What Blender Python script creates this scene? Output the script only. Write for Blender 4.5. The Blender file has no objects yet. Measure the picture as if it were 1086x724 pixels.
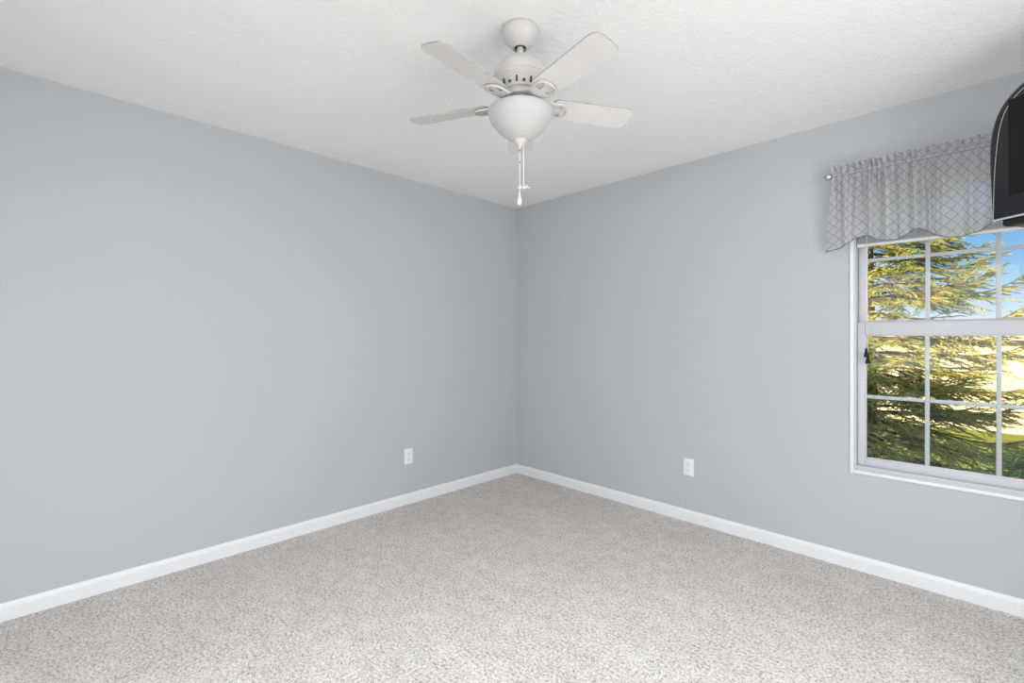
import bpy, bmesh, math, random
import numpy as np
from mathutils import Vector, Matrix

S = bpy.context.scene
COL = S.collection
PI = math.pi

# ------------------------------------------------------------------ camera
F_PX, HOR_Y, DEP, CZ, YAW = 499.0, 357.3, 4.359, 1.251, math.radians(45.1)
FW = Vector((-math.sin(YAW), math.cos(YAW), 0))
RT = Vector((math.cos(YAW), math.sin(YAW), 0))
CAM = -FW * DEP - RT * (5 / F_PX * DEP) + Vector((0, 0, CZ))
cam_data = bpy.data.cameras.new('camera')
cam_data.sensor_width = 36.0
cam_data.lens = F_PX / 1086 * 36.0
cam_data.shift_y = -(362 - HOR_Y) / 1086
cam_data.clip_start = 0.05
cam_data.clip_end = 300
cam = bpy.data.objects.new('camera', cam_data)
COL.objects.link(cam)
cam.location = CAM
cam.rotation_euler = (PI / 2, 0, YAW)
S.camera = cam

# ------------------------------------------------------------------ view, world, sun, large lights
S.view_settings.view_transform = 'Standard'
S.view_settings.look = 'None'
S.view_settings.exposure = 0.06
S.view_settings.gamma = 1.0
S.view_settings.use_curve_mapping = False

ROOM_X, ROOM_Y, H = 4.05, -4.30, 2.44

w = bpy.data.worlds.new('sky')
S.world = w
w.use_nodes = True
nt = w.node_tree
nt.nodes.clear()
wo = nt.nodes.new('ShaderNodeOutputWorld')
bg = nt.nodes.new('ShaderNodeBackground')
tc = nt.nodes.new('ShaderNodeTexCoord')
sp = nt.nodes.new('ShaderNodeSeparateXYZ')
rp = nt.nodes.new('ShaderNodeValToRGB')
nt.links.new(tc.outputs['Generated'], sp.inputs[0])
nt.links.new(sp.outputs['Z'], rp.inputs[0])
nt.links.new(rp.outputs[0], bg.inputs[0])
nt.links.new(bg.outputs[0], wo.inputs[0])
bg.inputs[1].default_value = 1.0
els = rp.color_ramp.elements
els[0].position = 0.0
els[0].color = (0.86, 0.85, 0.86, 1)
els[1].position = 1.0
els[1].color = (1.2, 1.35, 1.6, 1)
for p, c in ((0.03, (0.66, 0.77, 0.88)), (0.085, (0.38, 0.62, 0.89)), (0.16, (0.21, 0.49, 0.87)), (0.30, (0.30, 0.54, 0.87)), (0.45, (2.0, 2.15, 2.3)), (0.85, (2.0, 2.2, 2.5))):
    e = els.new(p)
    e.color = (*c, 1)


def light(name, kind, loc, direction, energy, color, size=None, size_y=None):
    d = bpy.data.lights.new(name, kind)
    d.energy = energy
    d.color = color
    if kind == 'AREA':
        d.shape = 'RECTANGLE'
        d.size, d.size_y = size, size_y
    o = bpy.data.objects.new(name, d)
    COL.objects.link(o)
    o.location = loc
    o.rotation_euler = Vector(direction).to_track_quat('-Z', 'Y').to_euler()
    return o


SUN_DIR = Vector((0.34, 0.86, -0.36))
sun = light('sun', 'SUN', (0, -6, 9), SUN_DIR, 17.0, (1.0, 0.74, 0.32))
sun.data.angle = 0.02
# added fill lights, unseen, set in the side and back wall openings
light('side_fill_light', 'AREA', (ROOM_X - 0.01, -1.9, 1.35), (-1, 0, 0), 40, (0.96, 0.98, 1.0), 1.6, 1.6)
light('back_fill_light', 'AREA', (2.45, ROOM_Y + 0.01, 1.40), (-0.25, 1, -1.0), 52, (0.95, 0.975, 1.0), 2.0, 1.6)
# added fill spot just under the ceiling, out of view
down = light('overhead_fill_spot', 'SPOT', (3.0, -2.75, 2.39), (0, 0, -1), 250, (0.965, 0.98, 1.0))
down.data.spot_size = 2.25
down.data.spot_blend = 1.0
down.data.shadow_soft_size = 0.3


# ------------------------------------------------------------------ materials
def mat(name, color, rough=0.6, spec=0.3, metal=0.0, bump=None, vary=None, coat=0.0):
    """bump = (scale, strength, distance, detail); vary = (scale, amount) soft colour noise."""
    m = bpy.data.materials.new(name)
    m.use_nodes = True
    t = m.node_tree
    b = t.nodes['Principled BSDF']
    b.inputs['Base Color'].default_value = (*color, 1)
    b.inputs['Roughness'].default_value = rough
    b.inputs['Specular IOR Level'].default_value = spec
    b.inputs['Metallic'].default_value = metal
    b.inputs['Coat Weight'].default_value = coat
    co = t.nodes.new('ShaderNodeTexCoord')
    if bump:
        n = t.nodes.new('ShaderNodeTexNoise')
        n.inputs['Scale'].default_value = bump[0]
        n.inputs['Detail'].default_value = bump[3]
        t.links.new(co.outputs['Object'], n.inputs['Vector'])
        bp = t.nodes.new('ShaderNodeBump')
        bp.inputs['Strength'].default_value = bump[1]
        bp.inputs['Distance'].default_value = bump[2]
        t.links.new(n.outputs['Fac'], bp.inputs['Height'])
        t.links.new(bp.outputs[0], b.inputs['Normal'])
    if vary:
        n = t.nodes.new('ShaderNodeTexNoise')
        n.inputs['Scale'].default_value = vary[0]
        n.inputs['Detail'].default_value = 4
        t.links.new(co.outputs['Object'], n.inputs['Vector'])
        r = t.nodes.new('ShaderNodeValToRGB')
        k = vary[1]
        r.color_ramp.elements[0].position = 0.3
        r.color_ramp.elements[1].position = 0.7
        r.color_ramp.elements[0].color = (*[c * (1 - k) for c in color], 1)
        r.color_ramp.elements[1].color = (*[min(1, c * (1 + k)) for c in color], 1)
        t.links.new(n.outputs['Fac'], r.inputs[0])
        t.links.new(r.outputs[0], b.inputs['Base Color'])
    return m


M = {}
M['wall'] = mat('grey wall paint', (0.525, 0.531, 0.548), 0.75, 0.2, bump=(260, 0.08, 0.002, 2), vary=(1.2, 0.012))
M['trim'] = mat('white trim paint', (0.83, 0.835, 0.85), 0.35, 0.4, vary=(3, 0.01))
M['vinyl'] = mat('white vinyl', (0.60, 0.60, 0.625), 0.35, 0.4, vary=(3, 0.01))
M['plate'] = mat('white outlet plastic', (0.87, 0.87, 0.88), 0.35, 0.4, vary=(20, 0.01))
M['slot'] = mat('dark slot', (0.05, 0.05, 0.05), 0.6, vary=(50, 0.1))
M['fanwhite'] = mat('white fan enamel', (0.60, 0.585, 0.57), 0.35, 0.4, vary=(8, 0.015))
M['blade'] = mat('white fan blade', (0.70, 0.69, 0.672), 0.45, 0.35, vary=(6, 0.025))
M['bladeedge'] = mat('dusty blade edge', (0.40, 0.365, 0.34), 0.8, vary=(30, 0.2))
M['bowl'] = mat('frosted white glass', (0.53, 0.53, 0.52), 0.55, 0.3, vary=(3, 0.01))
M['chrome'] = mat('brushed nickel', (0.62, 0.62, 0.63), 0.28, 0.5, 1.0, vary=(20, 0.05))
M['tvblack'] = mat('gloss black plastic', (0.011, 0.011, 0.013), 0.14, 0.42, vary=(10, 0.1), coat=0.25)
M['tvback'] = mat('matte black plastic', (0.014, 0.016, 0.02), 0.45, 0.4, vary=(10, 0.1))
M['tvscreen'] = mat('dark screen', (0.016, 0.016, 0.016), 0.5, 0.08, vary=(10, 0.05))
M['silver'] = mat('silver plastic edge', (0.78, 0.78, 0.8), 0.3, 0.5, 0.3, vary=(10, 0.02))
M['cord'] = mat('white cord', (0.85, 0.85, 0.84), 0.6, vary=(40, 0.03))
M['tassel'] = mat('black tassel', (0.008, 0.008, 0.01), 0.5, vary=(40, 0.1))
M['blind'] = mat('white blind slat', (0.80, 0.80, 0.81), 0.5, 0.3, vary=(6, 0.02))
M['bark'] = mat('spruce bark', (0.16, 0.10, 0.065), 0.9, 0.1, bump=(25, 0.8, 0.03, 6), vary=(14, 0.4))
M['siding'] = mat('cream siding', (0.42, 0.39, 0.38), 0.8, 0.1, vary=(2, 0.06))
M['roofshingle'] = mat('grey brown shingle', (0.30, 0.26, 0.24), 0.9, 0.1, vary=(8, 0.2))
M['housetrim'] = mat('house trim', (0.8, 0.78, 0.74), 0.6, vary=(4, 0.02))
M['darkglass'] = mat('dark house window', (0.06, 0.07, 0.09), 0.1, 0.5, vary=(3, 0.1))
M['exterior'] = mat('exterior siding', (0.6, 0.6, 0.58), 0.8, vary=(4, 0.04))
M['ground'] = mat('lawn grass', (0.13, 0.15, 0.035), 0.95, 0.05, bump=(40, 0.6, 0.03, 4), vary=(1.3, 0.30))


def ceiling_material():
    m = mat('textured ceiling', (0.90, 0.895, 0.885), 0.85, 0.1)
    t = m.node_tree
    b = t.nodes['Principled BSDF']
    co = t.nodes.new('ShaderNodeTexCoord')
    n1 = t.nodes.new('ShaderNodeTexNoise')
    n1.inputs['Scale'].default_value = 28
    n1.inputs['Detail'].default_value = 3
    n1.inputs['Distortion'].default_value = 1.6
    r = t.nodes.new('ShaderNodeValToRGB')
    r.color_ramp.elements[0].position = 0.44
    r.color_ramp.elements[1].position = 0.60
    bp = t.nodes.new('ShaderNodeBump')
    bp.inputs['Strength'].default_value = 0.22
    bp.inputs['Distance'].default_value = 0.006
    t.links.new(co.outputs['Object'], n1.inputs['Vector'])
    t.links.new(n1.outputs['Fac'], r.inputs[0])
    t.links.new(r.outputs[0], bp.inputs['Height'])
    t.links.new(bp.outputs[0], b.inputs['Normal'])
    return m


def carpet_material():
    m = mat('speckled beige grey carpet', (0.5, 0.47, 0.45), 1.0, 0.0)
    t = m.node_tree
    b = t.nodes['Principled BSDF']
    b.inputs['Sheen Weight'].default_value = 0.15
    co = t.nodes.new('ShaderNodeTexCoord')
    n1 = t.nodes.new('ShaderNodeTexNoise')
    n1.inputs['Scale'].default_value = 82
    n1.inputs['Detail'].default_value = 4
    n1.inputs['Roughness'].default_value = 0.78
    r = t.nodes.new('ShaderNodeValToRGB')
    e = r.color_ramp.elements
    e[0].position = 0.30
    e[0].color = (0.16, 0.14, 0.125, 1)
    e[1].position = 0.70
    e[1].color = (0.98, 0.955, 0.93, 1)
    x = e.new(0.44)
    x.color = (0.56, 0.525, 0.495, 1)
    x = e.new(0.53)
    x.color = (0.76, 0.735, 0.715, 1)
    n3 = t.nodes.new('ShaderNodeTexNoise')
    n3.inputs['Scale'].default_value = 190
    n3.inputs['Detail'].default_value = 2
    t.links.new(co.outputs['Object'], n3.inputs['Vector'])
    n4 = t.nodes.new('ShaderNodeTexNoise')
    n4.inputs['Scale'].default_value = 14
    n4.inputs['Detail'].default_value = 3
    t.links.new(co.outputs['Object'], n4.inputs['Vector'])
    s1 = t.nodes.new('ShaderNodeMath')
    s1.operation = 'MULTIPLY_ADD'
    s1.inputs[1].default_value = 0.45
    s2 = t.nodes.new('ShaderNodeMath')
    s2.operation = 'MULTIPLY_ADD'
    s2.inputs[1].default_value = 0.16
    s3 = t.nodes.new('ShaderNodeMath')
    s3.operation = 'SUBTRACT'
    s3.inputs[1].default_value = 0.305
    t.links.new(n3.outputs['Fac'], s1.inputs[0])
    t.links.new(n1.outputs['Fac'], s1.inputs[2])
    t.links.new(n4.outputs['Fac'], s2.inputs[0])
    t.links.new(s1.outputs[0], s2.inputs[2])
    t.links.new(s2.outputs[0], s3.inputs[0])
    # soft brushed strokes left by the vacuum
    mp = t.nodes.new('ShaderNodeMapping')
    mp.inputs['Rotation'].default_value = (0, 0, 0.9)
    mp.inputs['Scale'].default_value = (1.2, 2.6, 1)
    n2 = t.nodes.new('ShaderNodeTexNoise')
    n2.inputs['Scale'].default_value = 1.5
    n2.inputs['Detail'].default_value = 3
    r2 = t.nodes.new('ShaderNodeValToRGB')
    r2.color_ramp.elements[0].position = 0.35
    r2.color_ramp.elements[0].color = (0.92, 0.915, 0.905, 1)
    r2.color_ramp.elements[1].position = 0.65
    r2.color_ramp.elements[1].color = (1.0, 1.0, 1.0, 1)
    mx = t.nodes.new('ShaderNodeMix')
    mx.data_type = 'RGBA'
    mx.blend_type = 'MULTIPLY'
    mx.inputs['Factor'].default_value = 1.0
    bp = t.nodes.new('ShaderNodeBump')
    bp.inputs['Strength'].default_value = 0.8
    bp.inputs['Distance'].default_value = 0.012
    t.links.new(co.outputs['Object'], n1.inputs['Vector'])
    t.links.new(co.outputs['Object'], mp.inputs['Vector'])
    t.links.new(mp.outputs[0], n2.inputs['Vector'])
    t.links.new(s3.outputs[0], r.inputs[0])
    t.links.new(n2.outputs['Fac'], r2.inputs[0])
    t.links.new(r.outputs[0], mx.inputs['A'])
    t.links.new(r2.outputs[0], mx.inputs['B'])
    t.links.new(mx.outputs['Result'], b.inputs['Base Color'])
    t.links.new(s3.outputs[0], bp.inputs['Height'])
    t.links.new(bp.outputs[0], b.inputs['Normal'])
    return m


def glass_material():
    m = bpy.data.materials.new('window glass')
    m.use_nodes = True
    t = m.node_tree
    t.nodes.clear()
    out = t.nodes.new('ShaderNodeOutputMaterial')
    tr = t.nodes.new('ShaderNodeBsdfTransparent')
    tr.inputs[0].default_value = (0.97, 0.985, 0.98, 1)
    gl = t.nodes.new('ShaderNodeBsdfGlossy')
    gl.inputs['Roughness'].default_value = 0.02
    fr = t.nodes.new('ShaderNodeFresnel')
    fr.inputs[0].default_value = 1.25
    mx = t.nodes.new('ShaderNodeMixShader')
    t.links.new(fr.outputs[0], mx.inputs[0])
    t.links.new(tr.outputs[0], mx.inputs[1])
    t.links.new(gl.outputs[0], mx.inputs[2])
    t.links.new(mx.outputs[0], out.inputs[0])
    return m


def sheer_material():
    m = bpy.data.materials.new('grey sheer with diamond stitching')
    m.use_nodes = True
    t = m.node_tree
    t.nodes.clear()
    N, L = t.nodes.new, t.links.new
    out = N('ShaderNodeOutputMaterial')
    uv = N('ShaderNodeUVMap')
    uv.uv_map = 'cloth'
    sep = N('ShaderNodeSeparateXYZ')
    L(uv.outputs[0], sep.inputs[0])

    def m2(op, a, b=None):
        n = N('ShaderNodeMath')
        n.operation = op
        for i, v in enumerate((a, b)):
            if v is None:
                continue
            if isinstance(v, (int, float)):
                n.inputs[i].default_value = v
            else:
                L(v, n.inputs[i])
        return n.outputs[0]

    def lines(sign):
        a = m2('MULTIPLY', sep.outputs[0], 1 / 0.047)
        b = m2('MULTIPLY', sep.outputs[1], sign / 0.050)
        d = m2('SUBTRACT', m2('FRACT', m2('ADD', a, b)), 0.5)
        return m2('LESS_THAN', m2('ABSOLUTE', d), 0.045)
    ln = m2('MAXIMUM', lines(1), lines(-1))
    stitch = m2('LESS_THAN', m2('ABSOLUTE', m2('SUBTRACT', sep.outputs[1], 2.108)), 0.0022)
    ln = m2('MAXIMUM', ln, stitch)
    wv = N('ShaderNodeTexNoise')
    wv.inputs['Scale'].default_value = 400
    L(uv.outputs[0], wv.inputs['Vector'])
    col = N('ShaderNodeMix')
    col.data_type = 'RGBA'
    L(ln, col.inputs['Factor'])
    col.inputs['A'].default_value = (0.72, 0.712, 0.725, 1)
    col.inputs['B'].default_value = (0.41, 0.405, 0.415, 1)
    di = N('ShaderNodeBsdfDiffuse')
    tl = N('ShaderNodeBsdfTranslucent')
    tp = N('ShaderNodeBsdfTransparent')
    L(col.outputs['Result'], di.inputs[0])
    L(col.outputs['Result'], tl.inputs[0])
    a = N('ShaderNodeMixShader')
    a.inputs[0].default_value = 0.48
    L(di.outputs[0], a.inputs[1])
    L(tl.outputs[0], a.inputs[2])
    b = N('ShaderNodeMixShader')
    op = m2('SUBTRACT', 0.12, m2('MULTIPLY', ln, 0.08))
    L(op, b.inputs[0])
    L(a.outputs[0], b.inputs[1])
    L(tp.outputs[0], b.inputs[2])
    L(b.outputs[0], out.inputs[0])
    return m


def needle_material(name, c0, c1):
    m = mat(name, c0, 0.6, 0.25, vary=(3.0, 0.0))
    t = m.node_tree
    r = [n for n in t.nodes if n.type == 'VALTORGB'][0]
    r.color_ramp.elements[0].color = (*c0, 1)
    r.color_ramp.elements[1].color = (*c1, 1)
    return m


M['ceiling'] = ceiling_material()
M['carpet'] = carpet_material()
M['glass'] = glass_material()
M['sheer'] = sheer_material()
M['needles'] = needle_material('spruce needles', (0.14, 0.22, 0.10), (0.40, 0.38, 0.11))
M['bluenedles'] = needle_material('young spruce needles', (0.11, 0.20, 0.10), (0.22, 0.32, 0.14))


# ------------------------------------------------------------------ building helpers
def obj(name, bm, material, parent=None, smooth=None):
    me = bpy.data.meshes.new(name)
    bm.normal_update()
    bm.to_mesh(me)
    bm.free()
    if isinstance(material, (list, tuple)):
        for x in material:
            me.materials.append(x)
    else:
        me.materials.append(material)
    o = bpy.data.objects.new(name, me)
    COL.objects.link(o)
    if smooth is not None:
        for p in me.polygons:
            p.use_smooth = True
        if smooth < 180:
            me.set_sharp_from_angle(angle=math.radians(smooth))
    if parent is not None:
        o.parent = parent
    return o


def thing(name, loc, label, cat, group=None, rotz=0):
    o = bpy.data.objects.new(name, None)
    o.empty_display_size = 0.1
    COL.objects.link(o)
    o.location = loc
    o.rotation_euler = (0, 0, rotz)
    tag(o, label, cat, group)
    return o


def tag(o, label, cat, group=None):
    o['label'] = label
    o['category'] = cat
    if group:
        o['group'] = group
    return o


def struct(name, bm=None, m=None, parent=None, smooth=None):
    if bm is None:
        o = bpy.data.objects.new(name, None)
        COL.objects.link(o)
    else:
        o = obj(name, bm, m, parent, smooth)
    if parent is None:
        o['kind'] = 'structure'
    return o


def B():
    return bmesh.new()


def box(bm, x0, x1, y0, y1, z0, z1, bevel=0.0, seg=2, mi=0):
    r = bmesh.ops.create_cube(bm, size=1.0, matrix=Matrix.Translation(((x0 + x1) / 2, (y0 + y1) / 2, (z0 + z1) / 2)) @ Matrix.Diagonal((x1 - x0, y1 - y0, z1 - z0, 1)))
    vs = r['verts']
    if bevel > 0:
        es = list({e for v in vs for e in v.link_edges})
        bmesh.ops.bevel(bm, geom=es, offset=bevel, segments=seg, affect='EDGES', profile=0.5, clamp_overlap=True)
    return bm


def lathe(bm, prof, cx=0, cy=0, cz=0, n=48, cap0=False, cap1=False):
    rings = []
    for r, z in prof:
        rings.append([bm.verts.new((cx + r * math.cos(2 * PI * i / n), cy + r * math.sin(2 * PI * i / n), cz + z)) for i in range(n)])
    for a, b in zip(rings, rings[1:]):
        for i in range(n):
            bm.faces.new((a[i], b[i], b[(i + 1) % n], a[(i + 1) % n]))
    if cap0:
        bm.faces.new(rings[0])
    if cap1:
        bm.faces.new(list(reversed(rings[-1])))
    bmesh.ops.recalc_face_normals(bm, faces=bm.faces)
    return bm


def tube(bm, pts, r, n=8, r1=None):
    pts = [Vector(p) for p in pts]
    rings = []
    for i, p in enumerate(pts):
        d = (pts[min(i + 1, len(pts) - 1)] - pts[max(i - 1, 0)]).normalized()
        up = Vector((0, 0, 1)) if abs(d.z) < 0.9 else Vector((1, 0, 0))
        a = d.cross(up).normalized()
        b = a.cross(d)
        rr = r if r1 is None else r + (r1 - r) * i / (len(pts) - 1)
        rings.append([bm.verts.new(p + rr * (a * math.cos(2 * PI * k / n) + b * math.sin(2 * PI * k / n))) for k in range(n)])
    for a, b in zip(rings, rings[1:]):
        for i in range(n):
            bm.faces.new((a[i], a[(i + 1) % n], b[(i + 1) % n], b[i]))
    bm.faces.new(list(reversed(rings[0])))
    bm.faces.new(rings[-1])
    return bm


def prism(bm, outline, depth_vec, mi_side=None):
    """closed solid from a planar outline (list of Vectors) pushed along depth_vec."""
    dv = Vector(depth_vec)
    a = [bm.verts.new(p) for p in outline]
    b = [bm.verts.new(Vector(p) + dv) for p in outline]
    bm.faces.new(a)
    bm.faces.new(list(reversed(b)))
    n = len(a)
    for i in range(n):
        f = bm.faces.new((a[i], b[i], b[(i + 1) % n], a[(i + 1) % n]))
        if mi_side is not None:
            f.material_index = mi_side
    bmesh.ops.recalc_face_normals(bm, faces=bm.faces)
    return bm


# ------------------------------------------------------------------ room shell
T = 0.16
bm = B(); box(bm, -T, ROOM_X + T, ROOM_Y - T, T, -0.20, 0.0)
struct('floor', bm, M['carpet'])
bm = B(); box(bm, -T, ROOM_X + T, ROOM_Y - T, T, H, H + 0.2)
struct('ceiling', bm, M['ceiling'])
bm = B(); box(bm, -T, 0, ROOM_Y - T, T, 0.0, H)
struct('wall_left', bm, M['wall'])


def wall_with_hole(name, axis, at, lo, hi, h0, h1, z0, z1, thick):
    """axis 'y': wall in the plane y = at, running along x from lo to hi, with a hole h0..h1 / z0..z1."""
    bm = B()
    cells = ((lo, h0, 0, H), (h1, hi, 0, H), (h0, h1, 0, z0), (h0, h1, z1, H))
    for a, b, c, d in cells:
        if b - a < 1e-4 or d - c < 1e-4:
            continue
        if axis == 'y':
            box(bm, a, b, min(at, at + thick), max(at, at + thick), c, d)
        else:
            box(bm, min(at, at + thick), max(at, at + thick), a, b, c, d)
    return struct(name, bm, M['wall'])


WX0, WX1, WZ0, WZ1 = 2.557, 3.403, 0.532, 2.045      # opening of the window in the far right wall
wall_with_hole('wall_right', 'y', 0.0, 0, ROOM_X, WX0, WX1, WZ0, WZ1, T)
wall_with_hole('wall_near', 'x', ROOM_X, ROOM_Y, T, -2.75, -1.05, 0.5, 2.2, T)
wall_with_hole('wall_back', 'y', ROOM_Y, 0, ROOM_X, 1.4, 3.5, 0.5, 2.2, -T)  # holes in the near and back walls added for the fill lights
# attic and outer shell of the house, which shades the garden; far back wall added to keep sun out
bm = B()
prism(bm, [Vector((-3, 0.55, H + 0.22)), Vector((-3, -9.0, H + 0.22)), Vector((-3, -4.3, H + 2.2))], (9.5, 0, 0))
struct('roof', bm, M['roofshingle'])
bm = B(); box(bm, -3, 0 - T, -9, 0.16, -3.0, H + 0.2); box(bm, ROOM_X + T + 1.5, 6.5, -9, 0.16, -3.0, H + 0.2); box(bm, -T, 5.6, -9, 0.16, -3.0, -0.21); box(bm, -3, 6.5, -9.2, -9, -3.0, H + 0.2)
struct('wall_outer_sun_block', bm, M['exterior'])


def baseboard(name, p0, p1, inward):
    """profiled baseboard between two floor points, thickness towards 'inward'."""
    inward = Vector(inward)
    prof = [(0, 0.0), (0.014, 0.0), (0.014, 0.058), (0.012, 0.066), (0.0075, 0.0735), (0.0055, 0.078), (0, 0.078)]
    out = [Vector(p0) + inward * a + Vector((0, 0, b)) for a, b in prof]
    bm = B()
    prism(bm, out, Vector(p1) - Vector(p0))
    return struct(name, bm, M['trim'])


baseboard('baseboard_left', (0, ROOM_Y, 0), (0, 0, 0), (1, 0, 0))
baseboard('baseboard_right', (0.014, 0, 0), (ROOM_X, 0, 0), (0, -1, 0))
baseboard('baseboard_near', (ROOM_X, ROOM_Y, 0), (ROOM_X, -0.014, 0), (-1, 0, 0))
baseboard('baseboard_back', (0.014, ROOM_Y, 0), (ROOM_X - 0.014, ROOM_Y, 0), (0, 1, 0))

# ------------------------------------------------------------------ the window
win = struct('window_1')


def frame(bm, x0, x1, z0, z1, wl, wr, wb, wt, y0, y1, bev=0.003):
    box(bm, x0, x0 + wl, y0, y1, z0, z1, bev)
    box(bm, x1 - wr, x1, y0, y1, z0, z1, bev)
    box(bm, x0 + wl, x1 - wr, y0, y1, z0, z0 + wb, bev)
    box(bm, x0 + wl, x1 - wr, y0, y1, z1 - wt, z1, bev)


bm = B(); frame(bm, WX0 - 0.015, WX1 + 0.015, WZ0 - 0.015, WZ1 + 0.015, 0.018, 0.018, 0.018, 0.018, -0.009, 0.004)
struct('casing', bm, M['trim'], win, 40)
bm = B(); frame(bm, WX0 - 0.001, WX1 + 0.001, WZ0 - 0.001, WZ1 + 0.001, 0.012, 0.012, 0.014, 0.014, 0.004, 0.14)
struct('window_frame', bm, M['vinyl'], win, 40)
bm = B(); box(bm, WX0 + 0.011, WX1 - 0.011, 0.004, 0.13, WZ0 + 0.012, WZ0 + 0.026, 0.003)
struct('sill', bm, M['vinyl'], win, 40)
GX0, GX1 = 2.603, 3.357
MX = [GX0 + (GX1 - GX0) * k / 3 for k in (1, 2)]


def sash(name, y0, y1, z0, z1, g0, g1):
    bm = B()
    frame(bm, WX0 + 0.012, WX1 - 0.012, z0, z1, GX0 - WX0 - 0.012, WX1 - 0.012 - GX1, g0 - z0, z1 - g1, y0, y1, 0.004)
    s = struct(name, bm, M['vinyl'], win, 40)
    yc = (y0 + y1) / 2
    bm = B()
    frame(bm, GX0 - 0.002, GX1 + 0.002, g0 - 0.002, g1 + 0.002, 0.007, 0.007, 0.007, 0.007, yc - 0.010, yc + 0.010, 0.002)
    obj('glazing_bead', bm, M['vinyl'], s, 40)
    bm = B()
    zm = (g0 + g1) / 2
    for x in MX:
        box(bm, x - 0.009, x + 0.009, yc - 0.006, yc + 0.006, g0, g1, 0.003)
    for a, b in ((GX0, MX[0] - 0.009), (MX[0] + 0.009, MX[1] - 0.009), (MX[1] + 0.009, GX1)):
        box(bm, a, b, yc - 0.006, yc + 0.006, zm - 0.009, zm + 0.009, 0.003)
    obj('muntin_grid', bm, M['vinyl'], s, 40)
    bm = B()
    box(bm, GX0 - 0.001, GX1 + 0.001, yc - 0.0085, yc - 0.0065, g0 - 0.001, g1 + 0.001)
    obj('pane', bm, M['glass'], s)
    return s


lower = sash('lower_sash', 0.036, 0.066, 0.558, 1.330, 0.597, 1.262)
upper = sash('upper_sash', 0.068, 0.098, 1.262, 2.031, 1.335, 2.000)
for lx in (2.75, 3.21):
    bm = B()
    box(bm, lx - 0.03, lx + 0.03, 0.040, 0.064, 1.330, 1.337, 0.002)
    box(bm, lx - 0.012, lx + 0.016, 0.044, 0.060, 1.337, 1.347, 0.003)
    box(bm, lx + 0.006, lx + 0.040, 0.041, 0.048, 1.338, 1.345, 0.002)
    obj('sash_lock', bm, M['vinyl'], lower, 40)

# ------------------------------------------------------------------ unseen window frames added around the fill lights
for nm, ax, at, h0, h1 in (('side_fill_opening', 'x', ROOM_X, -2.75, -1.05), ('back_fill_opening', 'y', ROOM_Y, 1.4, 3.5)):
    bm = B()
    sg = 1 if ax == 'x' else -1
    for a, b, c, d in ((h0 - 0.05, h0 + 0.03, 0.45, 2.25), (h1 - 0.03, h1 + 0.05, 0.45, 2.25), (h0 + 0.03, h1 - 0.03, 0.45, 0.53), (h0 + 0.03, h1 - 0.03, 2.17, 2.25)):
        p, q = sorted((at - sg * 0.012, at + sg * 0.02))
        if ax == 'x':
            box(bm, p, q, a, b, c, d, 0.003)
        else:
            box(bm, a, b, p, q, c, d, 0.003)
    struct(nm, bm, M['trim'])


# ------------------------------------------------------------------ ceiling fan
FAN = CAM + FW * 1.82 + RT * 0.0317
FAN.z = H
fan = thing('ceiling_fan', FAN, 'white five-blade ceiling fan with frosted bowl light hanging from the ceiling', 'ceiling fan', rotz=YAW)
bm = B()
lathe(bm, [(0.001, -0.0005), (0.066, -0.0005), (0.0700, -0.004), (0.0708, -0.014), (0.0690, -0.025), (0.0640, -0.036), (0.0570, -0.047), (0.0480, -0.057), (0.0385, -0.0665), (0.0300, -0.0740), (0.0265, -0.0760), (0.0235, -0.0740), (0.0230, -0.055)])
canopy = obj('canopy', bm, M['fanwhite'], fan, 50)
bm = B()
lathe(bm, [(0.002, -0.050), (0.0235, -0.052), (0.0245, -0.060), (0.019, -0.0685), (0.0125, -0.072)], n=32)
obj('hanger_ball', bm, M['slot'], canopy, 60)
bm = B()
lathe(bm, [(0.0125, -0.06), (0.0125, -0.124)], n=24)
obj('downrod', bm, M['fanwhite'], fan, 180)
bm = B()
lathe(bm, [(0.012, -0.118), (0.028, -0.120), (0.048, -0.125), (0.066, -0.133), (0.082, -0.143), (0.094, -0.154), (0.1015, -0.167), (0.1035, -0.180), (0.1030, -0.192), (0.1015, -0.195), (0.0995, -0.196), (0.0995, -0.203), (0.097, -0.207), (0.091, -0.216), (0.086, -0.224), (0.0840, -0.232), (0.0825, -0.244), (0.076, -0.251), (0.050, -0.253)], n=64)
motor = obj('motor_housing', bm, M['fanwhite'], fan, 40)
bm = B()
for k in range(20):
    a = 2 * PI * k / 20 + 0.15
    tall = k % 2 == 0
    r = bmesh.ops.create_cube(bm, size=1.0, matrix=Matrix.Rotation(a, 4, 'Z') @ Matrix.Translation((0.0832, 0, -0.233 if tall else -0.240)) @ Matrix.Diagonal((0.012, 0.006 if tall else 0.008, 0.020 if tall else 0.008, 1)))
obj('vent_slots', bm, M['slot'], motor)
bm = B()
lathe(bm, [(0.040, -0.250), (0.068, -0.251), (0.070, -0.255), (0.070, -0.268), (0.067, -0.273), (0.058, -0.275), (0.048, -0.274)], n=48)
obj('switch_housing', bm, M['fanwhite'], fan, 40)
bm = B()
lathe(bm, [(0.046, -0.268), (0.046, -0.296), (0.052, -0.302), (0.066, -0.305), (0.066, -0.309), (0.02, -0.309)], n=48)
obj('light_fitter', bm, M['fanwhite'], fan, 40)
bm = B()
bp = [(0.060, -0.306), (0.098, -0.308), (0.114, -0.311), (0.1225, -0.316), (0.1250, -0.322), (0.1245, -0.329), (0.1215, -0.341), (0.1155, -0.355), (0.106, -0.369), (0.094, -0.383), (0.080, -0.397), (0.064, -0.410), (0.047, -0.421), (0.030, -0.429), (0.012, -0.432), (0.001, -0.433)]
lathe(bm, bp, n=64)
bowl = obj('light_bowl', bm, M['bowl'], fan, 180)
bm = B()
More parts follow.
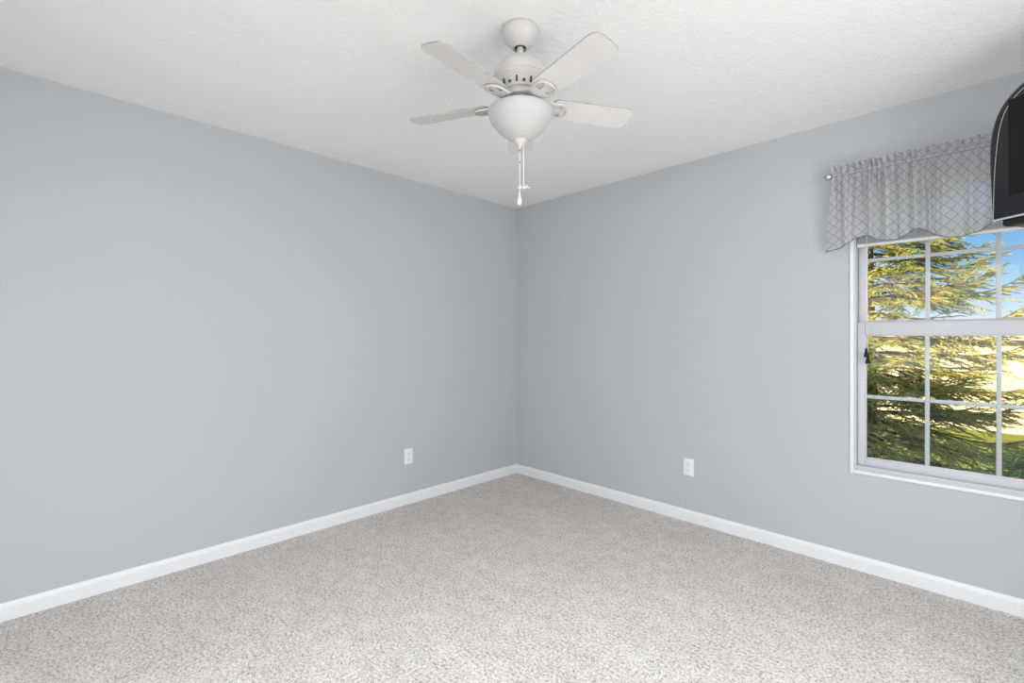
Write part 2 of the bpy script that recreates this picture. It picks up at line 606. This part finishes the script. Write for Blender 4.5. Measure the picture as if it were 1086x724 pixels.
lathe(bm, [(0.001, -0.424), (0.026, -0.427), (0.0275, -0.431), (0.026, -0.435), (0.017, -0.442), (0.010, -0.450), (0.0065, -0.456), (0.001, -0.458)], n=32)
obj('finial', bm, M['fanwhite'], fan, 60)

# pull chains (x = to the right of the fan seen from the photo, y = away)
bm = B()
tube(bm, [(-0.002, -0.004, -0.452), (-0.002, -0.004, -0.560), (-0.0025, -0.004, -0.643)], 0.0013, 6)
for k in range(38):
    bmesh.ops.create_uvsphere(bm, u_segments=6, v_segments=4, radius=0.0019, matrix=Matrix.Translation((-0.002, -0.004, -0.455 - k * 0.005)))
ch = obj('pull_chain', bm, M['cord'], fan, 180)
bm = B()
lathe(bm, [(0.0008, -0.628), (0.0028, -0.632), (0.0032, -0.643), (0.0055, -0.653), (0.0082, -0.662), (0.0088, -0.669), (0.0070, -0.676), (0.0035, -0.680), (0.0005, -0.681)], -0.0025, -0.004, 0, 20)
obj('teardrop_pendant', bm, M['plate'], ch, 180)
for z in (-0.470, -0.516):
    bm = B()
    bmesh.ops.create_uvsphere(bm, u_segments=8, v_segments=6, radius=0.0026, matrix=Matrix.Translation((-0.002, -0.0055, z)))
    obj('chain_connector', bm, M['slot'], ch, 180)
bm = B()
tube(bm, [(0.012, 0.004, -0.432), (0.0135, 0.004, -0.50), (0.0135, 0.004, -0.605)], 0.0013, 6)
for k in range(34):
    bmesh.ops.create_uvsphere(bm, u_segments=6, v_segments=4, radius=0.0019, matrix=Matrix.Translation((0.0133, 0.004, -0.437 - k * 0.005)))
ch2 = obj('pull_chain', bm, M['cord'], fan, 180)
bm = B()
lathe(bm, [(0.0008, -0.602), (0.0035, -0.603), (0.0045, -0.608), (0.0035, -0.614), (0.0008, -0.616)], 0.0135, 0.004, 0, 16)
for k in range(5):
    a = 2 * PI * k / 5 + 0.2
    mt = Matrix.Translation((0.0135, 0.004, -0.609)) @ Matrix.Rotation(a, 4, 'Z') @ Matrix.Translation((0.014, 0, 0)) @ Matrix.Rotation(0.25, 4, 'X') @ Matrix.Diagonal((0.022, 0.009, 0.0022, 1))
    bmesh.ops.create_cube(bm, size=1.0, matrix=mt)
obj('fan_shaped_pendant', bm, M['plate'], ch2)

# blades and irons
ZB, PITCH = -0.286, math.radians(13)


def blade_mesh():
    bm = B()
    r0, r1 = 0.125, 0.472
    w0, w1 = 0.049, 0.059
    top = []
    n = 10
    for i in range(n + 1):                       # rounded root
        a = PI / 2 + PI * i / n
        top.append((r0 + 0.020 + 0.020 * math.cos(a), w0 * math.copysign(abs(math.sin(a)) ** 0.6, math.sin(a))))
    m_ = 14
    for i in range(m_ + 1):                      # softly rounded tip, squarish
        a = -PI / 2 + PI * i / m_
        top.append((r1 - 0.040 + 0.040 * math.copysign(abs(math.cos(a)) ** 0.75, math.cos(a)), w1 * math.copysign(abs(math.sin(a)) ** 0.62, math.sin(a))))
    prism(bm, [Vector((x, y, -0.003)) for x, y in top], (0, 0, 0.006), 1)
    return bm


def iron_mesh():
    bm = B()
    # swept plate: stations along the radius (r, z, half width, thickness)
    st = [(0.060, -0.262, 0.016), (0.070, -0.268, 0.019), (0.080, -0.276, 0.025), (0.090, -0.283, 0.031), (0.100, -0.288, 0.035), (0.110, -0.2905, 0.037), (0.120, -0.2915, 0.038), (0.136, -0.2922, 0.040), (0.152, -0.2925, 0.0405), (0.166, -0.2925, 0.0395), (0.178, -0.2925, 0.033), (0.187, -0.2925, 0.020), (0.190, -0.2925, 0.008)]
    th = 0.0045
    rows = []
    for k, (r, z, hw) in enumerate(st):
        tt = k / (len(st) - 1)
        sag = 0.011 * math.sin(PI * min(1, tt * 1.6)) if tt < 0.63 else 0.0
        tilt = math.tan(PITCH) * max(0.0, min(1.0, (r - 0.085) / 0.03))
        row = []
        for j in range(9):
            q = -1 + j / 4
            row.append((r, q * hw, z - sag * (1 - q * q) + q * hw * tilt * -1))
        rows.append(row)
    up = [[bm.verts.new(p) for p in row] for row in rows]
    dn = [[bm.verts.new((p[0], p[1], p[2] - th)) for p in row] for row in rows]
    R, C_ = len(rows), 9
    for i in range(R - 1):
        for j in range(C_ - 1):
            hole = (7 <= i <= 8) and (1 <= j <= 2 or 5 <= j <= 6)
            if hole:
                continue
            bm.faces.new((up[i][j], up[i][j + 1], up[i + 1][j + 1], up[i + 1][j]))
            bm.faces.new((dn[i][j], dn[i + 1][j], dn[i + 1][j + 1], dn[i][j + 1]))
    bm.edges.ensure_lookup_table()
    pair = {}
    for i in range(R):
        for j in range(C_):
            pair[up[i][j]] = dn[i][j]
    for e in [e for e in bm.edges if len(e.link_faces) == 1 and e.verts[0] in pair and e.verts[1] in pair]:
        a, b = e.verts
        bm.faces.new((a, b, pair[b], pair[a]))
    # raised rim along the flared end
    rim = [(st[k][0] - 0.002, s * (st[k][2] - 0.003), st[k][1] - th - 0.001 - s * (st[k][2] - 0.003) * math.tan(PITCH)) for s, ks in ((-1, range(6, len(st))), (1, range(len(st) - 1, 5, -1))) for k in ks]
    tube(bm, rim, 0.0032, 6)
    for q in (-0.016, 0.016):
        bmesh.ops.create_uvsphere(bm, u_segments=8, v_segments=6, radius=0.004, matrix=Matrix.Translation((0.174, q, -0.2975 - q * math.tan(PITCH))))
    bmesh.ops.recalc_face_normals(bm, faces=bm.faces)
    return bm


bl0 = ir0 = None
for k in range(5):
    ang = PI / 2 - math.radians(1.5) + 2 * PI * k / 5
    if bl0 is None:
        bl0 = obj('blade', blade_mesh(), [M['blade'], M['bladeedge']], fan)
        ir0 = obj('blade_iron', iron_mesh(), M['fanwhite'], fan, 45)
        b_, i_ = bl0, ir0
    else:
        b_, i_ = bl0.copy(), ir0.copy()
        COL.objects.link(b_)
        COL.objects.link(i_)
        b_.parent = i_.parent = fan
    b_.matrix_local = Matrix.Rotation(ang, 4, 'Z') @ Matrix.Translation((0, 0, ZB)) @ Matrix.Rotation(-PITCH, 4, 'X')
    i_.matrix_local = Matrix.Rotation(ang, 4, 'Z')

# ------------------------------------------------------------------ valance on its rod
RY, RZ = -0.09, 2.118
rod = thing('curtain_rod', (2.98, 0, RZ), 'thin nickel curtain rod with ball ends above the window', 'curtain rod')
bm = B(); tube(bm, [(-0.500, RY, 0), (0.500, RY, 0)], 0.0065, 12)
obj('rod', bm, M['chrome'], rod, 60)
for s in (-1, 1):
    bm = B()
    pr = [(0.0005, -0.006), (0.008, -0.004), (0.010, 0.000), (0.007, 0.004), (0.011, 0.008), (0.0145, 0.015), (0.015, 0.021), (0.012, 0.029), (0.006, 0.034), (0.0005, 0.035)]
    lathe(bm, [(a * 1.3, b * 1.15) for a, b in pr], n=20)
    bmesh.ops.transform(bm, matrix=Matrix.Translation((s * 0.498, RY, 0)) @ Matrix.Rotation(s * PI / 2, 4, 'Y'), verts=bm.verts)
    obj('finial', bm, M['chrome'], rod, 60)
    bm = B()
    box(bm, s * 0.480 - 0.008, s * 0.480 + 0.008, -0.004, 0.0, -0.025, 0.025, 0.001)
    tube(bm, [(s * 0.480, -0.002, 0.0), (s * 0.480, -0.05, -0.004), (s * 0.480, RY, -0.0075)], 0.004, 8)
    obj('bracket', bm, M['chrome'], rod, 60)

random.seed(4)
XL, XR = 2.474, 3.486
SC = [(2.445, 1.711), (2.509, 1.724), (2.559, 1.750), (2.609, 1.777), (2.640, 1.768), (2.689, 1.743), (2.721, 1.733), (2.761, 1.741), (2.800, 1.762), (2.832, 1.776), (2.878, 1.749), (2.932, 1.722), (2.975, 1.717), (3.010, 1.720), (3.045, 1.733), (3.085, 1.772)]
SCX = [a for a, b in SC] + [2 * 2.98 - a + 0.21 for a, b in reversed(SC[6:13])] + [3.335, 3.40, 3.46, 3.52]
SCZ = [b for a, b in SC] + [b for a, b in reversed(SC[6:13])] + [1.776, 1.755, 1.724, 1.711]
o_ = np.argsort(SCX)
SCX, SCZ = np.array(SCX)[o_], np.array(SCZ)[o_]
bm = B()
NU, NV = 520, 56
uvs = {}
ph = [random.uniform(0, 6.28) for _ in range(12)]
folds = [(2.540, 0.016, 0.020), (2.585, 0.012, 0.014), (2.645, 0.022, 0.020), (2.715, 0.026, 0.022), (2.765, 0.012, 0.014), (2.822, 0.026, 0.018), (2.872, 0.016, 0.016), (2.905, 0.010, 0.014), (3.020, 0.014, 0.018), (3.085, 0.024, 0.022), (3.150, 0.012, 0.02), (3.215, 0.022, 0.02), (3.31, 0.022, 0.02), (3.40, 0.02, 0.02)]
grid = []
for i in range(NU + 1):
    s = i / NU
    xb = XL + (XR - XL) * s
    zb = float(np.interp(xb, SCX, SCZ))
    col = []
    g1 = math.sin(2 * PI * s * 41 + ph[0] + 1.5 * math.sin(2 * PI * s * 5 + ph[1]))
    g2 = math.sin(2 * PI * s * 67 + ph[2] + 2.0 * math.sin(2 * PI * s * 7 + ph[3]))
    g3 = math.sin(2 * PI * s * 13 + ph[4])
    big = sum(2.3 * a * math.exp(-((xb - c) / (wd * 0.8)) ** 2) for c, a, wd in folds)
    dens = 1.0 if xb < 2.85 else 0.62
    for j in range(NV + 1):
        v = j / NV
        if v < 0.22:                      # ruffled header above the rod
            q = v / 0.22
            top = RZ + 0.050 + 0.004 * g1 * dens + 0.003 * g3
            z = top + (RZ + 0.008 - top) * q
            y = RY - 0.004 + (0.018 * g1 + 0.011 * g2) * dens * (1 - q * 0.8) + 0.002 * g2
            x = xb + 0.004 * g2 * (1 - q)
        elif v < 0.36:                    # pocket around the rod
            q = (v - 0.22) / 0.14
            z = RZ + 0.008 - 0.020 * q
            y = RY - 0.0095 - 0.007 * math.sin(PI * q) + 0.004 * g1 * dens
            x = xb
        else:
            q = (v - 0.36) / 0.64
            z0 = RZ - 0.012
            z = z0 + (zb - z0) * q
            gat = (0.013 * g1 + 0.008 * g2) * dens * math.exp(-4.0 * q)
            y = RY - 0.0085 + gat * min(1, 0.4 + q * 6) - big * min(1, 0.25 + q * 2.2) * (1 - 0.25 * q) + 0.014 - 0.006 * q
            edge = max(0.0, 1 - s / 0.05)
            edge2 = max(0.0, 1 - (1 - s) / 0.05)
            x = xb - 0.030 * edge * q + 0.030 * edge2 * q + 0.006 * math.sin(2 * PI * s * 9 + ph[6]) * q
            y += 0.030 * edge ** 2 * q + 0.030 * edge2 ** 2 * q
        vert = bm.verts.new((x, y, z))
        col.append(vert)
        uvs[vert] = (s * (XR - XL) * 1.25 + 0.004 * math.sin(2 * PI * s * 6 + ph[7]), z)
    grid.append(col)
ul = bm.loops.layers.uv.new('cloth')
for i in range(NU):
    for j in range(NV):
        f = bm.faces.new((grid[i][j], grid[i][j + 1], grid[i + 1][j + 1], grid[i + 1][j]))
        for lp in f.loops:
            lp[ul].uv = uvs[lp.vert]
val = obj('valance', bm, M['sheer'], None, 180)
tag(val, 'grey sheer valance with diamond stitching and scalloped hem over the window', 'valance')
# hem cord along the scallops
me = val.data
hem = [me.vertices[i * (NV + 1) + NV].co.copy() for i in range(0, NU + 1, 2)]
bm = B(); tube(bm, hem, 0.0022, 6)
hm = obj('hem', bm, mat('grey hem thread', (0.20, 0.195, 0.20), 0.8, vary=(40, 0.1)), val, 180)

# ------------------------------------------------------------------ raised blind in the window head
bl = thing('window_blind', (2.98, 0, 1.735), 'white slatted blind gathered up behind the grey valance', 'blind')
bx0, bx1 = -0.408, 0.408
bm = B(); box(bm, bx0, bx1, 0.004, 0.033, 0.268, 0.294, 0.002)
obj('headrail', bm, M['blind'], bl, 40)
bm = B()
for k in range(17):
    z = 0.018 + k * 0.0063
    o2 = 0.0012 * math.sin(k * 2.1)
    a = [bm.verts.new((bx0, 0.004 + o2 + q * 0.0275, z + 0.0022 * math.sin(PI * q))) for q in (0, 0.25, 0.5, 0.75, 1)]
    c = [bm.verts.new((bx1, p.co.y, p.co.z)) for p in a]
    a2 = [bm.verts.new((p.co.x, p.co.y, p.co.z + 0.0012)) for p in a]
    c2 = [bm.verts.new((p.co.x, p.co.y, p.co.z + 0.0012)) for p in c]
    for i in range(4):
        bm.faces.new((a[i], a[i + 1], c[i + 1], c[i]))
        bm.faces.new((a2[i], c2[i], c2[i + 1], a2[i + 1]))
    bm.faces.new((a[0], c[0], c2[0], a2[0]))
    bm.faces.new((a[4], a2[4], c2[4], c[4]))
obj('slats', bm, M['blind'], bl, 40)
bm = B(); box(bm, bx0, bx1, 0.003, 0.033, 0.0, 0.015, 0.003)
obj('bottom_rail', bm, M['blind'], bl, 40)
for x in (-0.30, 0.0, 0.30):
    bm = B()
    tube(bm, [(x, 0.018, 0.01), (x, 0.018, 0.28)], 0.0012, 6)
    obj('ladder_cord', bm, M['cord'], bl, 180)
bm = B(); tube(bm, [(-0.366, 0.001, 0.275), (-0.3665, -0.001, -0.20), (-0.367, 0.0, -0.555)], 0.0012, 6)
tube(bm, [(-0.362, 0.001, 0.275), (-0.3635, -0.001, -0.20), (-0.360, 0.0, -0.585)], 0.0012, 6)
pc = obj('pull_cord', bm, M['cord'], bl, 180)
for x, z in ((-0.367, -0.555), (-0.360, -0.590)):
    bm = B(); lathe(bm, [(0.0015, 0.012), (0.0055, 0.009), (0.006, 0.0), (0.0075, -0.012), (0.0115, -0.030), (0.010, -0.036), (0.001, -0.038)], x, 0.0, z, 16)
    obj('tassel', bm, M['tassel'], pc, 50)


# ------------------------------------------------------------------ wall outlets
def outlet(loc, rz, label):
    t = thing('wall_outlet', loc, label, 'outlet', rotz=rz)       # local: x along the wall, -y into the room
    bm = B(); box(bm, -0.036, 0.036, -0.0055, 0.0, -0.058, 0.058, 0.003)
    obj('cover_plate', bm, M['plate'], t, 40)
    for s in (-1, 1):
        bm = B()
        pts = []
        for k in range(20):
            a = 2 * PI * k / 20
            pts.append(Vector((0.0172 * math.cos(a), -0.0075, s * 0.0195 + max(-0.0125, min(0.0125, 0.0172 * math.sin(a))))))
        prism(bm, pts, (0, 0.003, 0))
        so = obj('socket', bm, M['plate'], t)
        bm = B()
        for x, h in ((-0.0065, 0.0045), (0.0065, 0.0036)):
            box(bm, x - 0.0014, x + 0.0014, -0.0079, -0.007, s * 0.0195 + 0.003 - h, s * 0.0195 + 0.003 + h)
        lathe(bm, [(0.0001, 0), (0.0026, 0), (0.0026, 0.0008), (0.0001, 0.0008)], 0, 0, 0, 10)
        bmesh.ops.transform(bm, matrix=Matrix.Translation((0, -0.0073, s * 0.0195 - 0.0075)) @ Matrix.Rotation(PI / 2, 4, 'X'), verts=bm.verts[-40:])
        obj('slots', bm, M['slot'], so)
    bm = B()
    bmesh.ops.create_uvsphere(bm, u_segments=10, v_segments=6, radius=0.0028, matrix=Matrix.Translation((0, -0.0055, 0)) @ Matrix.Diagonal((1, 0.5, 1, 1)))
    obj('screw', bm, M['chrome'], t, 180)
    return t


outlet((0, -1.163, 0.356), PI / 2, 'white duplex wall outlet on the wall left of the room corner')
outlet((1.640, 0, 0.368), 0, 'white duplex wall outlet on the wall between the corner and the window')

# ------------------------------------------------------------------ television on a corner arm
TVP = CAM + FW * 1.85 + RT * 1.887
TVP.z = CZ + 0.452
# local frame: x runs towards the viewer along the screen, -y is the way the screen faces, z up
tv = thing('television', TVP, 'black flat television with curved top corners mounted in front of the window', 'television')
tdir = (-FW + RT * 0.08).normalized()
nrm = Vector((tdir.y, -tdir.x, 0))            # local -y
if nrm.dot(RT) > 0:
    nrm = -nrm
tv.rotation_euler = (0, 0, math.atan2(tdir.y, tdir.x))
LOC_Y = 1 if Vector((-tdir.y, tdir.x, 0)).dot(nrm) < 0 else -1
WTV, HTV = 0.80, 0.505
half = [(0.0, 0.0), (0.002, 0.10), (0.006, 0.20), (0.013, 0.285), (0.021, 0.345), (0.034, 0.395), (0.054, 0.432), (0.082, 0.460), (0.118, 0.480), (0.17, 0.494), (0.25, 0.502), (0.40, 0.505)]
fine_half = []
for i in range(len(half) - 1):
    p0, p1, p2, p3 = (Vector(half[max(0, min(len(half) - 1, k))]) for k in (i - 1, i, i + 1, i + 2))
    for q in (0, 0.25, 0.5, 0.75):
        fine_half.append(tuple(0.5 * ((2 * p1) + (p2 - p0) * q + (2 * p0 - 5 * p1 + 4 * p2 - p3) * q * q + (3 * p1 - p0 - 3 * p2 + p3) * q ** 3)))
half = fine_half + [half[-1]]
outl = half + [(WTV - x, z) for x, z in reversed(half[:-1])]


OUT_N = []
for i in range(len(outl)):
    d_ = Vector(outl[(i + 1) % len(outl)]) - Vector(outl[i - 1])
    OUT_N.append(Vector((d_.y, -d_.x)).normalized())        # inward normal of the clockwise outline
OUT_N[0] = Vector((1, 1)); OUT_N[-1] = Vector((-1, 1))


def scaled(inset, y):
    return [Vector((x + n_.x * inset, LOC_Y * y, z + n_.y * inset)) for (x, z), n_ in zip(outl, OUT_N)]


def shell(inset, y):
    return [Vector((x + n_.x * inset * min(1, z / 0.30), LOC_Y * y, z + n_.y * inset * min(1, z / 0.30) * 0.7)) for (x, z), n_ in zip(outl, OUT_N)]


def loft(bm, loops, cap=True):
    rings = [[bm.verts.new(p) for p in lp] for lp in loops]
    n = len(rings[0])
    for a, b in zip(rings, rings[1:]):
        for i in range(n):
            bm.faces.new((a[i], a[(i + 1) % n], b[(i + 1) % n], b[i]))
    if cap:
        bm.faces.new(rings[0])
        bm.faces.new(rings[-1])
    bmesh.ops.recalc_face_normals(bm, faces=bm.faces)
    return bm


bm = B(); loft(bm, [scaled(0.006, 0.0), scaled(0.0045, 0.001), scaled(0.003, 0.004), shell(-0.020, 0.005), shell(-0.027, 0.008), shell(-0.027, 0.016), shell(-0.020, 0.026), scaled(0.006, 0.034)])
obj('bezel', bm, M['tvblack'], tv)
bm = B()
loft(bm, [scaled(0.0065, -0.0012), scaled(0.0035, -0.0006), scaled(0.0005, 0.003), scaled(0.0005, 0.007), scaled(0.0065, 0.001)], cap=False)
obj('silver_edge', bm, M['silver'], tv, 40)
bm = B()
prism(bm, [Vector((x, LOC_Y * -0.0012, z)) for x, z in ((0.058, 0.085), (WTV - 0.058, 0.085), (WTV - 0.058, 0.448), (0.058, 0.448))], (0, LOC_Y * 0.004, 0))
obj('screen', bm, M['tvscreen'], tv)
bm = B()
loft(bm, [scaled(0.010, 0.028), scaled(0.012, 0.045), scaled(0.05, 0.075), scaled(0.11, 0.095), scaled(0.13, 0.100)])
box(bm, 0.008, WTV - 0.008, *sorted((LOC_Y * 0.028, LOC_Y * 0.11)), -0.022, 0.16, 0.012)
obj('back_shell', bm, M['tvback'], tv, 40)
# swivel arm to the near side wall
mid = Vector((WTV / 2, LOC_Y * 0.10, 0.25))
rotm = Matrix.Rotation(tv.rotation_euler.z, 4, 'Z')
wall_pt = rotm.inverted() @ (Vector((ROOM_X, -0.42, CZ + 0.70)) - TVP)
inn = rotm.inverted() @ Vector((-1, 0, 0))
bm = B()
box(bm, mid.x - 0.06, mid.x + 0.06, *sorted((LOC_Y * 0.098, LOC_Y * 0.11)), 0.16, 0.36, 0.003)
tube(bm, [mid, mid + Vector((0, LOC_Y * 0.06, 0))], 0.02, 12)
tube(bm, [mid + Vector((0, LOC_Y * 0.06, 0)), wall_pt + inn * 0.035], 0.016, 12)
tube(bm, [wall_pt + inn * 0.04, wall_pt + inn * 0.001], 0.05, 20)
obj('swivel_arm', bm, M['tvback'], tv, 40)

# ------------------------------------------------------------------ garden: lawn, neighbour house, spruces
GZ = -3.0
bm = B(); box(bm, -45, 45, 0.2, 80, GZ - 0.3, GZ)
lawn = struct('lawn', bm, M['ground'])

hs = thing('neighbour_house', (2.0, 27, GZ), 'cream sided neighbouring house across the lawn behind the spruces', 'house')
bm = B(); box(bm, -9, 9, 0, 7, 0, 4.1)
for k in range(20):
    box(bm, -9.0, 9.0, -0.02, 0.0, 0.2 + k * 0.19, 0.2 + k * 0.19 + 0.165)
obj('house_wall', bm, M['siding'], hs)
bm = B(); prism(bm, [Vector((-9.5, -0.6, 4.1)), Vector((-9.5, 7.6, 4.1)), Vector((-9.5, 3.5, 5.2))], (19, 0, 0))
obj('house_roof', bm, M['roofshingle'], hs)
for x in (-6.0, -1.5, 3.2):
    bm = B(); frame(bm, x - 0.55, x + 0.55, 1.2, 2.7, 0.09, 0.09, 0.09, 0.09, -0.06, 0.0, 0.01)
    wf = obj('house_window', bm, M['housetrim'], hs)
    bm = B(); box(bm, x - 0.47, x + 0.47, -0.035, -0.022, 1.28, 2.62)
    obj('house_pane', bm, M['darkglass'], wf)


class Needles:
    def __init__(s, seed):
        s.r = np.random.default_rng(seed)
        s.v, s.n = [], 0

    def twigs(s, P, D, L, per=26, nl=0.024, nw=0.0062):
        """P, D: (k,3) base points / directions, L: (k,) lengths. One bottle brush of needles on each."""
        r = s.r
        k = len(P)
        if k == 0:
            return
        t = r.uniform(0, 1, (k, per))
        base = P[:, None, :] + D[:, None, :] * (t * L[:, None])[..., None]
        rnd = r.normal(size=(k, per, 3))
        perp = rnd - (rnd * D[:, None, :]).sum(-1, keepdims=True) * D[:, None, :]
        perp /= np.linalg.norm(perp, axis=-1, keepdims=True) + 1e-9
        nd = D[:, None, :] * 0.75 + perp * 0.75
        nd /= np.linalg.norm(nd, axis=-1, keepdims=True)
        side = np.cross(nd, r.normal(size=(k, per, 3)))
        side /= np.linalg.norm(side, axis=-1, keepdims=True) + 1e-9
        ln = nl * r.uniform(0.7, 1.2, (k, per, 1)) * (1.05 - 0.45 * t[..., None])
        a = base - side * nw * 0.5
        b = base + side * nw * 0.5
        c = base + nd * ln
        s.v.append(np.stack([a, b, c], axis=2).reshape(-1, 3))
        # the dense leafy core of every twig: a slim three-sided spindle
        u = np.cross(D, np.array([0.3, 0.2, 0.93]))
        u /= np.linalg.norm(u, axis=-1, keepdims=True) + 1e-9
        w_ = np.cross(D, u)
        rad = 0.0075
        mid = P + D * (L * 0.45)[:, None]
        end = P + D * (L + 0.012)[:, None]
        ring = [mid + rad * (math.cos(2.0944 * q) * u + math.sin(2.0944 * q) * w_) for q in range(3)]
        for q in range(3):
            for apex in (P, end):
                s.v.append(np.stack([ring[q], ring[(q + 1) % 3], apex], axis=1).reshape(-1, 3))

    def build(s, name, material, parent):
        V = np.concatenate(s.v).astype(np.float32)
        n = len(V) // 3
        me = bpy.data.meshes.new(name)
        me.vertices.add(len(V))
        me.vertices.foreach_set('co', V.ravel())
        me.loops.add(n * 3)
        me.loops.foreach_set('vertex_index', np.arange(n * 3, dtype=np.int32))
        me.polygons.add(n)
        me.polygons.foreach_set('loop_start', np.arange(0, n * 3, 3, dtype=np.int32))
        me.update(calc_edges=True)
        me.materials.append(material)
        o = bpy.data.objects.new(name, me)
        COL.objects.link(o)
        o.parent = parent
        o['kind'] = 'stuff'
        return o


def spruce(loc, height, rad0, label, seed, zlo, zhi, step, material, dens=1.0, up_tip=0.35, per=26, skew=None, trunk=0.16):
    """conifer standing at loc; branches are finest between the heights zlo..zhi (above its base)."""
    rng = random.Random(seed)
    t = thing('spruce_tree', loc, label, 'tree', 'spruces outside the window')
    bm = B()
    tube(bm, [(0, 0, -0.1), (0.02, 0, height * 0.35), (-0.02, 0.02, height * 0.7), (0, 0, height)], trunk, 10, 0.006)
    obj('trunk', bm, M['bark'], t, 180)
    nd = Needles(seed)
    bm = B()
    z = 0.6
    while z < height - 0.06:
        fine = zlo <= z <= zhi
        L0 = rad0 * (1 - z / height) ** 0.85 + 0.12
        nb = 8 if fine else 5
        off = rng.uniform(0, 6.28)
        for k in range(nb):
            az = off + 2 * PI * k / nb + rng.uniform(-0.3, 0.3)
            dirx, diry = math.cos(az), math.sin(az)
            front = diry < 0.45
            L = L0 * rng.uniform(0.78, 1.12)
            if skew:
                L *= skew(az, z)
            droop = rng.uniform(0.10, 0.24)
            zz = z + rng.uniform(-0.12, 0.12)
            pts = []
            for i in range(13):
                q = i / 12
                rr = L * q
                dz = L * (0.18 * q - (droop + 0.35) * q * q + up_tip * q ** 4)
                pts.append(Vector((dirx * rr, diry * rr, zz + dz)))
            tube(bm, pts, 0.010 + 0.008 * L, 5, 0.003)
            quality = dens if (fine and front) else dens * 0.4
            P, D, LL = [], [], []
            nbr = max(4, int(L / 0.048 * quality))
            for i in range(nbr):
                q = 0.16 + 0.84 * (i + rng.random()) / nbr
                f = q * 12
                i0 = min(11, int(f))
                p = pts[i0].lerp(pts[i0 + 1], f - i0)
                ax = (pts[i0 + 1] - pts[i0]).normalized()
                sd = 1 if i % 2 else -1
                lat = Vector((-diry, dirx, 0)) * sd
                bd = (ax * 0.75 + lat * rng.uniform(0.5, 0.95) + Vector((0, 0, rng.uniform(-0.35, 0.15)))).normalized()
                bl_ = min(0.62, (1.08 - q) * L * 0.55 + 0.10) * rng.uniform(0.7, 1.15)
                e = p + bd * bl_ + Vector((0, 0, -0.10 * bl_))
                tube(bm, [p, p.lerp(e, 0.5) + Vector((0, 0, 0.01)), e], 0.004, 3, 0.0015)
                d0 = (e - p).normalized()
                nt_ = max(2, int(bl_ / 0.055))
                P.append(p); D.append(d0); LL.append(bl_ + 0.03)
                for m_ in range(nt_):
                    qq = (m_ + 0.6) / nt_
                    tp = p.lerp(e, qq)
                    s2 = 1 if m_ % 2 else -1
                    l2 = d0.cross(Vector((0, 0, 1))).normalized() * s2
                    td = (d0 * 0.8 + l2 * rng.uniform(0.4, 0.9) + Vector((0, 0, rng.uniform(-0.45, 0.25)))).normalized()
                    P.append(tp); D.append(td); LL.append(rng.uniform(0.07, 0.15) * (1.15 - 0.4 * qq))
            # the leading tip of the branch
            P.append(pts[11]); D.append((pts[12] - pts[11]).normalized()); LL.append((pts[12] - pts[11]).length + 0.08)
            nd.twigs(np.array([tuple(p) for p in P]), np.array([tuple(p) for p in D]), np.array(LL), per if fine else int(per * 0.6))
        z += step if fine else step * 1.8
    obj('branches', bm, M['bark'], t, 180)
    nd.build('needles', material, t)
    return t


spruce((1.75, 6.1, GZ), 10.5, 2.4, 'tall spruce with golden upper branches nearest the window', 3, 1.2, 7.4, 0.25, M['needles'], up_tip=0.45)
spruce((3.4, 2.4, GZ), 3.45, 1.25, 'short young green spruce low at the right of the window view', 8, 0.6, 3.5, 0.13, M['bluenedles'], per=34, trunk=0.06)
